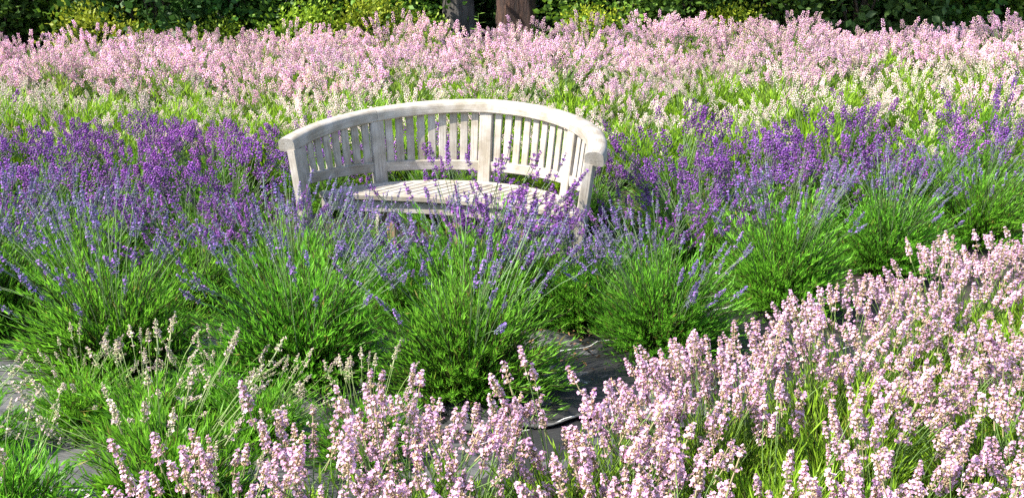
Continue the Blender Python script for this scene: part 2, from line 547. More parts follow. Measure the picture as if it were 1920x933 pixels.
# seat: outline = back arc + gently hollow front edge
A_END = 0.745
def front_b(a):
    q = min(1.0, abs(a) / A_END)
    return 0.115 + 0.085 * math.cos(q * PI / 2) ** 1.5
aa = np.linspace(-A_END, A_END, 41)
fr = np.array([loc2w(a, front_b(a)) for a in aa])
def front_board(name, inset, w, zc, h, a0=-A_END, a1=A_END):
    xs = np.linspace(a0, a1, 40)
    pts = np.array([np.append(loc2w(a, front_b(a) + inset), zc) for a in xs])
    tn = unit(np.gradient(pts, axis=0)); up = np.repeat(np.array([[0, 0, 1.]]), len(xs), 0)
    side = np.cross(tn, up)
    return sweep(name, cham(w, h, .006), pts, side, up, M_WOOD)
front_board('seat_edge', .03, .06, Z_SEAT - .017, .034)
front_board('front_apron', .034, .024, Z_SEAT - .034 - .037, .066)
ths = np.linspace(-1.72, 1.72, 60)
pts = np.array([pol(TC + a, R_SEAT - .045, Z_SEAT - .017) for a in ths])
tn = unit(np.gradient(pts, axis=0)); upv = np.repeat(np.array([[0, 0, 1.]]), 60, 0)
keep = [i for i, a in enumerate(ths) if (R_SEAT - .045 - FLAT) * math.cos(a) > front_b((R_SEAT - .045) * math.sin(a)) + .075]
sweep('seat_back_edge', cham(.05, .034, .005), pts[keep], np.cross(tn, upv)[keep], upv[keep], M_WOOD)
# straight boards running askew across the seat, each cut to the outline
RI = R_SEAT - .068
inner = [loc2w(a, front_b(a) + .058) for a in np.linspace(-A_END, A_END, 160)
         if (a / RI) ** 2 + ((front_b(a) + .058) / (RI - FLAT)) ** 2 < 1]
inner += [pol(TC + a, RI, 0)[:2] for a in np.linspace(1.57, -1.57, 160)
          if (RI - FLAT) * math.cos(a) > front_b(RI * math.sin(a)) + .058]
inner = np.array(inner)
DIR = math.radians(53)
dv = np.array([math.cos(DIR), math.sin(DIR)]); nv = np.array([-dv[1], dv[0]])
def cut(off):
    """the longest stretch of the line nv*off + t*dv inside the outline"""
    p = inner @ nv - off
    ts = []
    m = len(inner)
    for i in range(m):
        a, b = p[i], p[(i + 1) % m]
        if (a > 0) != (b > 0):
            w = a / (a - b); q = inner[i] * (1 - w) + inner[(i + 1) % m] * w
            ts.append(q @ dv)
    ts.sort()
    best = None
    for i in range(0, len(ts) - 1, 2):
        if best is None or ts[i + 1] - ts[i] > best[1] - best[0]: best = (ts[i], ts[i + 1])
    return best
offs = inner @ nv
pitch, gap = 0.057, 0.013
k = offs.min() + .01
while k + pitch - gap < offs.max() - .005:
    e0, e1 = cut(k), cut(k + pitch - gap)
    if e0 and e1 and min(e0[1] - e0[0], e1[1] - e1[0]) > .03:
        o0, o1 = k, k + pitch - gap
        P = [dv * e0[0] + nv * o0, dv * e0[1] + nv * o0, dv * e1[1] + nv * o1, dv * e1[0] + nv * o1]
        zt, zb, c = Z_SEAT - .002, Z_SEAT - .024, .004
        cen = sum(P) / 4
        v = [(p[0], p[1], zb) for p in P] + [(p[0], p[1], zt - c) for p in P]
        v += [tuple(np.append(p + nv * (c if i < 2 else -c), zt)) for i, p in enumerate(P)]
        f = [(3, 2, 1, 0), (8, 9, 10, 11)]
        for i in range(4):
            j = (i + 1) % 4
            f += [(i, j, j + 4, i + 4), (i + 4, j + 4, j + 8, i + 8)]
        me = bpy.data.meshes.new('seat_slat'); me.from_pydata(v, [], f)
        uvl = me.uv_layers.new(name='grain')
        for li, lp in enumerate(me.loops):
            co = np.array(me.vertices[lp.vertex_index].co)
            uvl.data[li].uv = (co[:2] @ dv, co[:2] @ nv + co[2])
        me.materials.append(M_WOOD); me.validate()
        link('seat_slat', me, bench)
    k += pitch
# front legs and seat bearers
for a in (-.36, .02, .40):
    p = loc2w(a, front_b(a) + .075)
    bar('front_leg', np.append(p, 0.0), np.append(p, Z_SEAT - .028), .058, .058, tang(TC), M_BROWN, c=.005)
    th = math.atan2(a, .7)
    q = pol(TC + math.asin(max(-1, min(1, a / .72))), R_SEAT - .06, 0)[:2]
    bar('seat_bearer', np.append(p + (q - p) * .05, Z_SEAT - .052), np.append(q, Z_SEAT - .052), .03, .05, tang(TC), M_BROWN)

# ------------------------------------------------------------------ lavender
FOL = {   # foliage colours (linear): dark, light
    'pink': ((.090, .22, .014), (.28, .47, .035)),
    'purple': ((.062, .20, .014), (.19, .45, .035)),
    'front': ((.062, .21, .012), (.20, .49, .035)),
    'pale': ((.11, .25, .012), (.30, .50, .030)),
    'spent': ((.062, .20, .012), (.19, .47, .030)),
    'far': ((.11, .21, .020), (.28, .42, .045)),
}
SPK = {   # petals a, petals b, calyx a, calyx b, share of open florets
    'pink': ((.66, .33, .54), (.78, .56, .70), (.56, .38, .28), (.52, .42, .26), .66),
    'purple': ((.20, .045, .32), (.43, .165, .56), (.14, .060, .19), (.23, .14, .28), .58),
    'front': ((.24, .11, .44), (.34, .20, .54), (.17, .15, .27), (.26, .26, .34), .28),
    'pale': ((.76, .54, .57), (.78, .68, .62), (.68, .60, .48), (.60, .57, .42), .55),
    'spent': ((.70, .44, .52), (.72, .62, .52), (.54, .48, .32), (.46, .46, .28), .30),
    'far': ((.77, .40, .61), (.84, .61, .73), (.71, .54, .48), (.64, .52, .42), .64),
}

def spike_mesh(kind, seed):
    """one flower head along +Z, whorls of calyces with open corollas"""
    r = np.random.default_rng(seed)
    pa, pb, ca, cb, share = [np.array(x) if not np.isscalar(x) else x for x in SPK[kind]]
    g = Geo()
    fat = {'pink': 1.00, 'purple': .92, 'front': .74, 'spent': .80}[kind]
    Lh = {'pink': r.uniform(.042, .078), 'purple': r.uniform(.045, .08), 'front': r.uniform(.035, .065), 'spent': r.uniform(.035, .065)}[kind]
    nw = int(Lh / .0088) + 1
    O, Z, sl, sw, col, oO, oZ, oS, oC = [], [], [], [], [], [], [], [], []
    gapw = 1 if r.random() < .6 else 0
    for w in range(nw):
        t = w / max(1, nw - 1)
        z = t * Lh
        if gapw and w == 0: z -= r.uniform(.008, .022)
        if w and r.random() < (.14 if kind != 'pink' else .07): continue
        nf = int(r.integers(6, 9) * (1 - .45 * t * t))
        prof = (0.75 + .35 * math.sin(PI * min(1, t * 1.1 + .12))) * (1 - .40 * t ** 3)
        a0 = r.uniform(0, 6.28)
        for f in range(nf):
            a = a0 + 2 * PI * f / nf + r.normal(0, .18)
            el = .55 + .75 * t + r.normal(0, .14)
            d = np.array([math.cos(a) * math.cos(el), math.sin(a) * math.cos(el), math.sin(el)])
            ln = .0104 * fat * prof * r.uniform(.85, 1.2)
            base = np.array([math.cos(a), math.sin(a), 0]) * .0022 * fat + np.array([0, 0, z + r.normal(0, .0012)])
            O.append(base); Z.append(d); sl.append(ln); sw.append(.0049 * fat * r.uniform(.85, 1.2))
            col.append((ca + (cb - ca) * r.random()) * r.uniform(.75, 1.2))
            if r.random() < share * (1.15 - .25 * abs(t - .6)):
                oO.append(base + d * ln * .95); oZ.append(unit(d + np.array([0, 0, -.25]) + r.normal(0, .22, 3)))
                oS.append(.0050 * fat ** .7 * r.uniform(.7, 1.3)); oC.append((pa + (pb - pa) * r.random()) * r.uniform(.85, 1.12))
    O, Z = np.array(O), np.array(Z)
    X, Y, Z = frames(Z, r)
    g.scatter(OCT_V, OCT_F, O, X, Y, Z, np.array(sw), np.array(sw), np.array(sl), np.array(col))
    if oO:
        O2 = np.array(oO); X, Y, Z2 = frames(np.array(oZ), r); s = np.array(oS)
        g.scatter(COR_V, COR_F, O2, X, Y, Z2, s, s, s, np.array(oC))
    # core stalk
    P = np.linspace((0, 0, -.03), (0, 0, Lh), 4)[None]
    g.tubes(P, np.full((1, 4), .0016), np.broadcast_to((ca + cb) * .35 + np.array([.03, .08, .01]), (1, 4, 3)), 4)
    return g.mesh('flower_spike', M_FLOWER)

NSPK = {'pink': 16, 'purple': 12, 'front': 12, 'spent': 8}
SPIKES = {k: [spike_mesh(k, 100 * i + 7 * n) for i in range(n)] for k, n in NSPK.items()}

def foliage_geo(g, r, Rm, Hm, nshoot, nleaf, ll, lw, cols, upright):
    dk, lt = np.array(cols[0]), np.array(cols[1])
    u = r.random(nshoot); psi = r.uniform(0, 2 * PI, nshoot)
    ph = np.arccos(1 - u * .98)
    rho = r.uniform(.70, 1.06, nshoot) * (1 + .16 * np.sin(3 * psi + r.uniform(0, 6)) + .08 * np.sin(7 * psi))
    tip = np.stack([Rm * np.sin(ph) * np.cos(psi), Rm * np.sin(ph) * np.sin(psi), .03 + Hm * np.cos(ph)], -1) * rho[:, None]
    tip[:, 2] += r.normal(0, .02, nshoot); tip[:, 2] = np.maximum(tip[:, 2], .03)
    base = tip * np.array([.22, .22, 0]) + np.array([0, 0, .015])
    ctl = base + (tip - base) * np.array([.38, .38, .75]) + r.normal(0, .015, (nshoot, 3))
    t = np.linspace(.28, 1.0, nleaf)[None, :, None] + r.normal(0, .02, (nshoot, nleaf, 1))
    t = np.clip(t, .1, 1)
    B, Cc, T_ = base[:, None], ctl[:, None], tip[:, None]
    Pp = (1 - t) ** 2 * B + 2 * t * (1 - t) * Cc + t * t * T_
    D = unit(2 * (1 - t) * (Cc - B) + 2 * t * (T_ - Cc))
    D = unit(D + np.array([0, 0, upright]))
    side = unit(np.cross(D, r.normal(size=D.shape)))
    a = r.uniform(.28, .85, (nshoot, nleaf, 1)) * (1.1 - .5 * t)
    Z = unit(D * np.cos(a) + side * np.sin(a)).reshape(-1, 3)
    O = Pp.reshape(-1, 3)
    n = len(O)
    X, Y, Z = frames(Z, r)
    s = r.uniform(.65, 1.25, n) * ll
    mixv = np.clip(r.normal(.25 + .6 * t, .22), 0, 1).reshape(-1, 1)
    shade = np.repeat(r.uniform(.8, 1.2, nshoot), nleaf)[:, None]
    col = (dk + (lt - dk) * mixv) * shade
    yl = (r.random(n) < .025)[:, None]
    col = np.where(yl, np.array([.30, .27, .06]), col)
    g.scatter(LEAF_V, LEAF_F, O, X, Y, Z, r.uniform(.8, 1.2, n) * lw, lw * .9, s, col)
    # woody shoots
    tt = np.linspace(0, 1, 4)[None, :, None]
    P = (1 - tt) ** 2 * base[:, None] + 2 * tt * (1 - tt) * ctl[:, None] + tt * tt * tip[:, None]
    g.tubes(P, np.tile(np.array([.0026, .002, .0015, .0008]), (nshoot, 1)), np.broadcast_to(np.array([.10, .11, .04]), (nshoot, 4, 3)) * 1.0, 3)

def stem_curves(r, n, Rm, Hm, rise, spread, lean):
    nc = max(6, int(n / (4 if n < 70 and Rm < .325 else 2))); kk = r.integers(0, nc, n)                  # stems gather in tufts
    psi = r.uniform(0, 2 * PI, nc)[kk] + r.normal(0, .22, n); q = np.clip(np.sqrt(r.random(nc))[kk] + r.normal(0, .10, n), 0, 1)
    base = np.stack([Rm * .45 * q * np.cos(psi), Rm * .45 * q * np.sin(psi), .10 + Hm * .35 * r.random(n)], -1)
    out = Rm * (.25 + spread * q) * r.uniform(.8, 1.15, n)
    top = np.stack([out * np.cos(psi), out * np.sin(psi), Hm * (1.0 - .22 * q * q) + rise[0] + (rise[1] - rise[0]) * r.random(n) - .05 * q], -1)
    top[:, :2] += r.normal(0, .025, (n, 2)) + np.array(lean)
    ctl = base + (top - base) * np.array([.35, .35, .6]) + r.normal(0, .012, (n, 3))
    t = np.linspace(0, 1, 6)[None, :, None]
    P = (1 - t) ** 2 * base[:, None] + 2 * t * (1 - t) * ctl[:, None] + t * t * top[:, None]
    return P

PLANT = {  # mound radius, mound height, shoots, leaves per shoot, leaf length, leaf width, upright, stems, rise, spread
    'pink': (.24, .31, 280, 15, .042, .0046, .75, 56, (.10, .25), .80),
    'pinkgreen': (.25, .36, 420, 14, .060, .0048, 1.1, 16, (.06, .22), .90),
    'purple': (.31, .37, 360, 16, .040, .0054, .45, 66, (.08, .29), .92),
    'front': (.31, .38, 820, 19, .034, .0044, .60, 44, (.05, .25), .82),
    'pale': (.34, .40, 340, 13, .065, .0088, .95, 36, (.01, .17), 1.00),
    'spent': (.25, .25, 330, 16, .040, .0052, .50, 40, (.04, .20), .95),
    'far': (.32, .36, 230, 11, .060, .0090, .95, 74, (.03, .24), 1.00),
}

def low_spikes(g, r, O, D, kind, fat):
    """whole flower heads for plants seen from afar: a column of small florets on each stem"""
    pa, pb, ca, cb, share = [np.array(x) if not np.isscalar(x) else x for x in SPK[kind]]
    n = len(O); m = 22
    Lh = r.uniform(.050, .10, n)
    t = (np.arange(m) / (m - 1))[None, :] + r.normal(0, .02, (n, m))
    a = np.arange(m)[None, :] * 2.4 + r.uniform(0, 6.28, (n, 1))
    X, Y, Z = frames(D, r)
    rad = .0055 * fat * (1 - .5 * t ** 2)
    P = O[:, None] + Z[:, None] * (t * Lh[:, None])[..., None] + X[:, None] * (rad * np.cos(a))[..., None] + Y[:, None] * (rad * np.sin(a))[..., None]
    dirn = unit(X[:, None] * np.cos(a)[..., None] + Y[:, None] * np.sin(a)[..., None] + Z[:, None] * (.5 + .9 * t)[..., None])
    headmix = np.repeat(np.clip(r.normal(share, .22, n), 0, 1), m)
    op = (r.random(n * m) < headmix)[:, None]
    w = r.random((n * m, 1)); br = np.repeat(r.uniform(.8, 1.15, n), m)[:, None] * r.uniform(.85, 1.15, (n * m, 1))
    col = np.where(op, pa + (pb - pa) * w, ca + (cb - ca) * w) * br
    Xf, Yf, Zf = frames(dirn.reshape(-1, 3), r)
    s = r.uniform(.8, 1.25, n * m)
    g.scatter(OCT_V, OCT_F, P.reshape(-1, 3), Xf, Yf, Zf, s * .0088 * fat, s * .0064 * fat, s * .0125 * fat, col)

def make_variant(kind, seed, lod, stems=None, lean=(0, 0), shape=None):
    Rm, Hm, nsh, nlf, ll, lw, upr, nst, rise, spread = PLANT[shape or kind]
    if stems is not None: nst = stems
    r = np.random.default_rng(seed)
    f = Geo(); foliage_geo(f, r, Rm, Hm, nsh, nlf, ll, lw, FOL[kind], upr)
    P = stem_curves(r, nst, Rm, Hm, rise, spread, lean)
    s = Geo()
    c = np.array([.12, .20, .05]) if kind != 'spent' else np.array([.15, .22, .06])
    if kind in ('front', 'purple'): c = np.array([.11, .17, .07])
    sc = c * r.uniform(.7, 1.3, (nst, 1, 1)) * np.linspace(.8, 1.15, 6)[None, :, None]
    w = 1.0 if lod == 0 else 1.5
    s.tubes(P, np.tile(np.linspace(.0017, .0012, 6) * w, (nst, 1)), sc, 3)
    D = unit(P[:, -1] - P[:, -2])
    D = unit(D + np.array([0, 0, .35]) + r.normal(0, .10, D.shape))
    v = dict(foliage=f.mesh('foliage', M_LEAF), stems=s.mesh('stems', M_STEM), kind=kind)
    if lod == 0:
        mats = []
        names = SPIKES[kind]
        for o, d in zip(P[:, -1], D):
            q = Vector(d).to_track_quat('Z', 'Y') @ Quaternion((0, 0, 1), r.uniform(0, 6.28))
            sc = r.uniform(.78, 1.18)
            mats.append((Vector(o), q, sc, names[int(r.integers(len(names)))]))
        v['spikes'] = mats
    else:
        h = Geo(); low_spikes(h, r, P[:, -1], D, kind, {'pink': 1.3, 'far': 1.3, 'pale': 1.0, 'purple': 1.3, 'front': 1.1, 'spent': 1.0}[kind])
        v['heads'] = h.mesh('flower_spikes', M_FLOWER)
    return v

V = {}
V['pink'] = [make_variant('pink', 1000 + i, 0, stems=64 + 4 * (i % 3)) for i in range(5)]
V['pink_open'] = [make_variant('pink', 1080 + i, 0, stems=38 + 4 * i) for i in range(3)]
V['pink_sparse'] = [make_variant('pink', 1050 + i, 0, stems=24 + 4 * i, shape='pinkgreen') for i in range(4)]
V['front'] = [make_variant('front', 1100 + i, 0, stems=62 + 8 * (i % 3)) for i in range(5)]
V['purple'] = [make_variant('purple', 1200 + i, 0, stems=60 + 8 * (i % 3), lean=(-.02, 0)) for i in range(4)]
V['spent'] = [make_variant('spent', 1300 + i, 0, stems=26) for i in range(3)]
V['purple_far'] = [make_variant('purple', 1400 + i, 1, stems=56 + 16 * (i % 2), lean=(-.03, 0)) for i in range(5)]
V['front_far'] = [make_variant('purple', 1450 + i, 1, stems=18, shape='front') for i in range(3)]
V['pale'] = [make_variant('pale', 1500 + i, 1) for i in range(5)]
V['far'] = [make_variant('far', 1600 + i, 1) for i in range(6)]
V['pink_low'] = [make_variant('pink', 1700 + i, 1, stems=90) for i in range(3)]

NAMES = {'pink': 'pink_lavender', 'front': 'green_lavender', 'purple': 'purple_lavender', 'spent': 'faded_lavender',
         'pale': 'pale_lavender', 'far': 'pink_lavender'}
RP = np.random.default_rng(99)
def plant(x, y, var, label, group, scale=1.0, rot=None, tilt=.06, dz=0.0):
    root = link(NAMES[var['kind']] + '_plant', None)
    root.location = (x, y, gz(x, y) + dz)
    root.rotation_euler = (RP.normal(0, tilt), RP.normal(0, tilt), (RP.normal(0, .5) if var['kind'] == 'purple' else RP.uniform(0, 6.28)) if rot is None else rot)
    root.scale = (scale, scale, scale * RP.uniform(.94, 1.06))
    root['label'] = label; root['category'] = 'lavender'
    if group: root['group'] = group
    link('foliage', var['foliage'], root, kind='stuff')
    link('stems', var['stems'], root, kind='stuff')
    if 'heads' in var:
        link('flower_spikes', var['heads'], root, kind='stuff')
    else:
        for o, q, s, me in var['spikes']:
            h = link('flower_spike', me, root)
            h.location = o; h.rotation_mode = 'QUATERNION'; h.rotation_quaternion = q; h.scale = (s, s, s)
    return root

pick = lambda key, i: V[key][i % len(V[key])]

# -- the row of green mounds in front of the bench, left to right
MID = [
    (-2.35, 4.00, 1.20, 'green lavender mound cut by the left picture edge with blue-violet spikes'),
    (-1.58, 3.58, 1.26, 'bright green lavender mound beside the pale cloth, first whole mound from the left edge'),
    (-0.84, 3.55, 1.28, 'bushy green lavender mound standing straight in front of the left bench end'),
    (-0.18, 3.40, 1.24, 'green lavender mound in front of the bench middle, nearest to the black cloth'),
    (0.64, 3.86, 1.14, 'green lavender mound at the right of the bare black cloth below the bench right end'),
    (1.30, 4.42, 1.15, 'green lavender mound with violet spikes between pink bed and purple bed right of the bench'),
    (2.02, 5.00, 1.10, 'green lavender mound behind the pink bed, second from the right picture edge'),
    (2.75, 5.52, 1.10, 'green lavender mound behind the pink bed, at the right picture edge'),
]
for i, (x, y, s, lab) in enumerate(MID):
    plant(x, y, pick('front', i), lab, 'green lavender mounds before the bench', s)
# -- the row just behind it, reaching up in front of the seat
ROW2 = [
    (-2.75, 4.62, 'purple', 1.05), (-2.10, 4.45, 'front', 1.05), (-1.50, 4.32, 'purple', .98), (-1.04, 4.34, 'front', 1.02),
    (-0.50, 4.20, 'front', .95), (-0.20, 4.30, 'purple', 1.30), (0.32, 4.22, 'front', .90), (0.66, 4.62, 'purple', .92),
    (1.02, 4.92, 'purple', 1.05), (1.52, 5.15, 'purple', 1.05), (2.05, 5.65, 'purple', 1.0),
    (-1.22, 4.62, 'purple', .92), (-0.76, 4.55, 'front', .90), (-0.28, 4.50, 'front', .86), (0.06, 4.36, 'purple', 1.0),
]
L2 = {
    0: 'purple lavender plant at the left picture edge in front of the violet bed',
    1: 'grey-violet thin-flowered lavender plant in front of the left violet bed',
    2: 'purple lavender plant just left of the bench end post',
    3: 'thin-flowered lavender plant at the foot of the left bench end post',
    4: 'thin-flowered lavender plant whose stems cross the left half of the bench seat',
    5: 'purple lavender plant whose dense spikes stand before the middle of the bench seat',
    6: 'green lavender plant before the right end of the bench seat, behind the bare cloth',
    7: 'purple lavender plant pressed against the right end of the bench',
    8: 'dense violet lavender plant next to the right end of the bench',
    9: 'dense violet lavender plant in the right bed, above the darkest green mound',
    10: 'violet lavender plant in the right bed where the flowers thin out to green',
    11: 'violet lavender plant touching the outside of the left bench end post',
    12: 'low lavender plant close under the left part of the bench front edge',
    13: 'low lavender plant close under the middle of the bench front edge',
    14: 'purple lavender plant before the bench right of its middle',
}
for i, (x, y, k, s) in enumerate(ROW2):
    plant(x, y, pick(k, i), L2[i], 'lavender plants round the bench', s)

# -- purple beds left of, right of and behind the bench
def in_bench(x, y):
    dx, dy = x - XC, y - YC
    return math.hypot(dx, dy) < 1.02
def bed(x0, x1, y0, y1, dx, dy, key, label, group, scale, keep, seed, jit=.10):
    r = np.random.default_rng(seed); n = 0
    y = y0; row = 0
    while y <= y1:
        x = x0 + (row % 2) * dx * .5
        while x <= x1:
            px, py = x + r.normal(0, jit), y + r.normal(0, jit)
            k = keep(px, py) if not in_bench(px, py) else False
            if k:
                lab, grp, ky = (label, group, key) if k is True else k
                plant(px, py, pick(ky, int(r.integers(99))), lab, grp, scale * r.uniform(.80, 1.16))
                n += 1
            x += dx
        y += dy; row += 1
    return n
nL = bed(-4.1, -1.45, 5.0, 6.75, .58, .50, 'purple_far', 'dense violet lavender plant massed in the bed left of the bench', 'violet bed left of the bench', 1.0,
    lambda x, y: abs(x) < y * .56 + .3 and x < -1.35, 11)
nB = bed(-1.2, .75, 6.0, 6.4, .55, .42, 'purple_far', 'violet lavender plant behind the bench back rail', 'violet plants behind the bench', .85, lambda x, y: True, 12)
nR = bed(.80, 2.5, 5.45, 6.2, .50, .45, 'purple_far', 'dense violet lavender plant massed in the bed right of the bench', 'violet bed right of the bench', 1.0,
    lambda x, y: x > .75 + .1 and y > 4.95 + (x - .8) * .45, 13)
bed(2.45, 4.2, 5.9, 6.9, .52, .45, 'front_far', 'green lavender plant with few violet spikes right of the violet bed', 'sparse green plants right of the violet bed', 1.0,
    lambda x, y: x < y * .56 + .3, 14)

# -- pale and pink field behind
def field_keep(x, y):
    if abs(x) > y * .555 + .45: return False
    edge = 8.4 + .25 * math.sin(x * 1.7) + .2 * math.sin(x * .6 + 1)
    if y + RP.normal(0, .6) < edge:
        return ('pale cream budding lavender plant in the green strip behind the violet beds', 'pale plants behind the violet beds', 'pale')
    return True
nF = bed(-6.9, 6.9, 6.65, 11.0, .56, .50, 'far', 'pink lavender plant in the dense pink band below the hedge', 'pink band below the hedge', 1.0, field_keep, 21, .09)

# -- pink bed in the foreground
EDGE = [(-.72, 1.62), (-.48, 2.02), (-.14, 2.26), (.38, 2.40), (.70, 2.62), (1.14, 3.0), (1.75, 3.56), (2.48, 4.12)]
def edge_y(x):
    xs = [e[0] for e in EDGE]; ys = [e[1] for e in EDGE]
    return float(np.interp(x, xs, ys))
fg = [(-.86, 1.70), (-.66, 1.92), (-.60, 1.62)]
r = np.random.default_rng(5)
for i, (x, y) in enumerate(EDGE[1:]):
    fg.append((x, y))
    if i: fg.append(((x + EDGE[i][0]) / 2 + .02, (y + EDGE[i][1]) / 2 - .05))
y = 1.45
while y < 4.0:
    x = -.75
    while x < y * .58 + .35:
        if y < edge_y(x) - .26 and x > -.70: fg.append((x + r.normal(0, .05), y + r.normal(0, .05)))
        x += .35
    y += .33
for i, (x, y) in enumerate(fg):
    gap_ = edge_y(x) - y
    if gap_ < .16: lab, grp = 'pink flowering lavender plant along the slanting upper edge of the foreground pink bed', 'pink bed upper edge'
    elif gap_ < .75: lab, grp = 'pink flowering lavender plant in the thick of the foreground pink bed', 'pink bed middle'
    else: lab, grp = 'pink lavender plant with green leaves showing, low in the bottom right corner', 'pink bed bottom corner'
    plant(x, y, pick('pink_sparse' if (gap_ > (.30 if x > .55 else .75) and r.random() < .93) else ('pink_open' if x < .25 else 'pink'), i), lab, grp, r.uniform(.93, 1.06), tilt=.05)

# -- faded plants at the lower left
SPENT = [
    (-1.22, 2.98, 1.0, 'faded lavender plant with cream spikes standing on the grey cloth below the first green mound'),
    (-1.78, 2.80, .95, 'faded lavender plant at the left picture edge leaning over the grey cloth'),
    (-1.00, 2.50, 1.2, 'faded green-stemmed lavender plant at the bottom edge left of the pink flowers'),
    (-1.40, 2.36, 1.1, 'faded lavender plant with pale spikes in the bottom left corner'),
    (-1.52, 3.12, .8, 'small faded lavender plant at the foot of the first whole green mound'),
    (-1.10, 3.20, .75, 'tiny faded lavender plant between the first two whole green mounds'),
    (-0.48, 2.86, .85, 'small faded lavender plant in front of the gap between second and third green mounds'),
    (-0.86, 2.98, .85, 'small faded lavender plant between the cloth fold and the second green mound'),
    (-0.78, 2.10, .9, 'small faded lavender plant under the first pink flowers at the bottom edge'),
]
for i, (x, y, s, lab) in enumerate(SPENT):
    plant(x, y, pick('spent', i), lab, 'faded plants on the cloth', s)

# ------------------------------------------------------------------ hedge, trees, weeds
def shrub_variant(seed, w, h, n, leaf, dk, lt, clumps=46):
    r = np.random.default_rng(seed)
    dk, lt = np.array(dk), np.array(lt)
    cz = r.uniform(.04, 1, clumps) * h
    psi = r.uniform(0, 2 * PI, clumps)
    rr = w * np.sqrt(r.uniform(.25, 1, clumps)) * np.sqrt(np.clip(1.05 - (cz / h - .42) ** 2 * 2.0, .15, 1))
    cc = np.stack([rr * np.cos(psi), rr * np.sin(psi), cz], -1)
    per = n // clumps
    O = (cc[:, None, :] + r.normal(0, 1, (clumps, per, 3)) * (np.array([.17, .17, .12]) * r.uniform(.7, 1.4, (clumps, 1, 1)))).reshape(-1, 3)
    O[:, 2] = np.abs(O[:, 2])
    outw = unit(O - np.array([0, 0, h * .35]))
    D = unit(outw + r.normal(0, .7, O.shape) + np.array([0, 0, .1]))
    X, Y, Z = frames(D, r)
    m = len(O)
    s = leaf * r.uniform(.6, 1.3, m)
    tone = np.repeat(r.random(clumps), per)[:, None] * .6 + r.random((m, 1)) * .4
    g = Geo()
    g.scatter(LEAF_V, LEAF_F, O, X, Y, Z, s * .62, s * .5, s, (dk + (lt - dk) * tone) * r.uniform(.8, 1.2, (m, 1)))
    crown = g.mesh('crown', M_SHRUB)
    g = Geo()
    k = 14
    base = np.stack([r.normal(0, .08, k), r.normal(0, .08, k), np.zeros(k)], -1)
    top = cc[r.integers(0, clumps, k)]
    t = np.linspace(0, 1, 5)[None, :, None]
    P = base[:, None] * (1 - t) + top[:, None] * t + np.array([0, 0, .25]) * t * (1 - t) + r.normal(0, .02, (k, 5, 3))
    g.tubes(P, np.tile(np.linspace(.022, .006, 5), (k, 1)), np.broadcast_to(np.array([.06, .045, .03]), (k, 5, 3)), 5)
    return crown, g.mesh('stems', M_STEM)

SH = [shrub_variant(2000, .75, 2.3, 5200, .10, (.028, .080, .012), (.095, .20, .022)),
      shrub_variant(2001, .85, 2.6, 4600, .12, (.024, .072, .014), (.080, .17, .028)),
      shrub_variant(2002, .80, 2.4, 5200, .085, (.045, .105, .010), (.16, .28, .024)),
      shrub_variant(2003, .60, .95, 3000, .070, (.13, .22, .012), (.38, .48, .032))]
SH_LABEL = {
    0: 'dark green glossy hedge shrub with pointed leaves', 1: 'deep green large-leaved hedge shrub', 2: 'mid green small-leaved hedge shrub',
    3: 'low yellow-green sunlit shrub'}
def shrub(x, y, v, label, group='hedge shrubs behind the field', s=1.0):
    o = link('hedge_shrub' if v < 3 else 'low_shrub', None)
    o.location = (x, y, gz(x, y) - .02); o.rotation_euler = (0, 0, RP.uniform(0, 6.28)); o.scale = (s, s, s)
    o['label'] = label; o['category'] = 'shrub'; o['group'] = group
    link('crown', SH[v][0], o, kind='stuff'); link('stems', SH[v][1], o, kind='stuff')
rs = np.random.default_rng(77)
front_x = [-7.0, -6.1, -5.2, -4.3, -3.4, -2.5, -1.6, 1.35, 2.3, 3.2, 4.1, 5.0, 5.9, 6.8, 7.6]
where = ['at the far left corner', 'second from the left corner', 'third from the left corner', 'fourth from the left corner', 'left of the tree trunks, third from them',
         'left of the tree trunks, second from them', 'right beside the grey trunk', 'right beside the red-brown trunk', 'second to the right of the red-brown trunk',
         'third to the right of the red-brown trunk', 'fourth to the right of the red-brown trunk', 'fourth from the right corner', 'third from the right corner',
         'second from the right corner', 'at the far right corner']
for i, x in enumerate(front_x):
    v = [1, 0, 2, 1, 0, 0, 2, 2, 0, 2, 1, 0, 2, 0, 1][i]
    shrub(x + rs.normal(0, .1), 12.25 + rs.normal(0, .15), v, SH_LABEL[v] + ' ' + where[i], s=rs.uniform(.9, 1.1))
for i in range(20):
    x = -9.5 + i * 1.0
    shrub(x + rs.normal(0, .15), 13.7 + rs.normal(0, .25), int(rs.integers(0, 2)), 'dark shrub deep in the shade behind the front hedge', 'shrubs in the shade', s=1.15)
for x, y, s, lab in [(-4.2, 11.6, .55, 'tiny yellow-green shrub in the middle of the left hedge foot'),
                  (-2.5, 11.5, .72, 'rounded yellow-green sunlit shrub midway between left corner and trunks'),
                  (2.6, 11.75, .6, 'small yellow-green shrub under the right hedge'),
                  (-4.75, 11.45, .75, 'low yellow-green sunlit shrub under the left hedge'),
                  (-3.55, 11.5, .6, 'small yellow-green shrub between hedge and pink band, right of the larger one'),
                  (-1.75, 11.55, .8, 'low yellow-green sunlit shrub left of the tree trunks'),
                  (-1.1, 11.6, .6, 'small yellow-green shrub at the foot of the grey trunk'),
                  (1.0, 11.7, .6, 'small green shrub at the right foot of the red-brown trunk')]:
    shrub(x, y, 3, lab, 'low shrubs under the hedge', s)

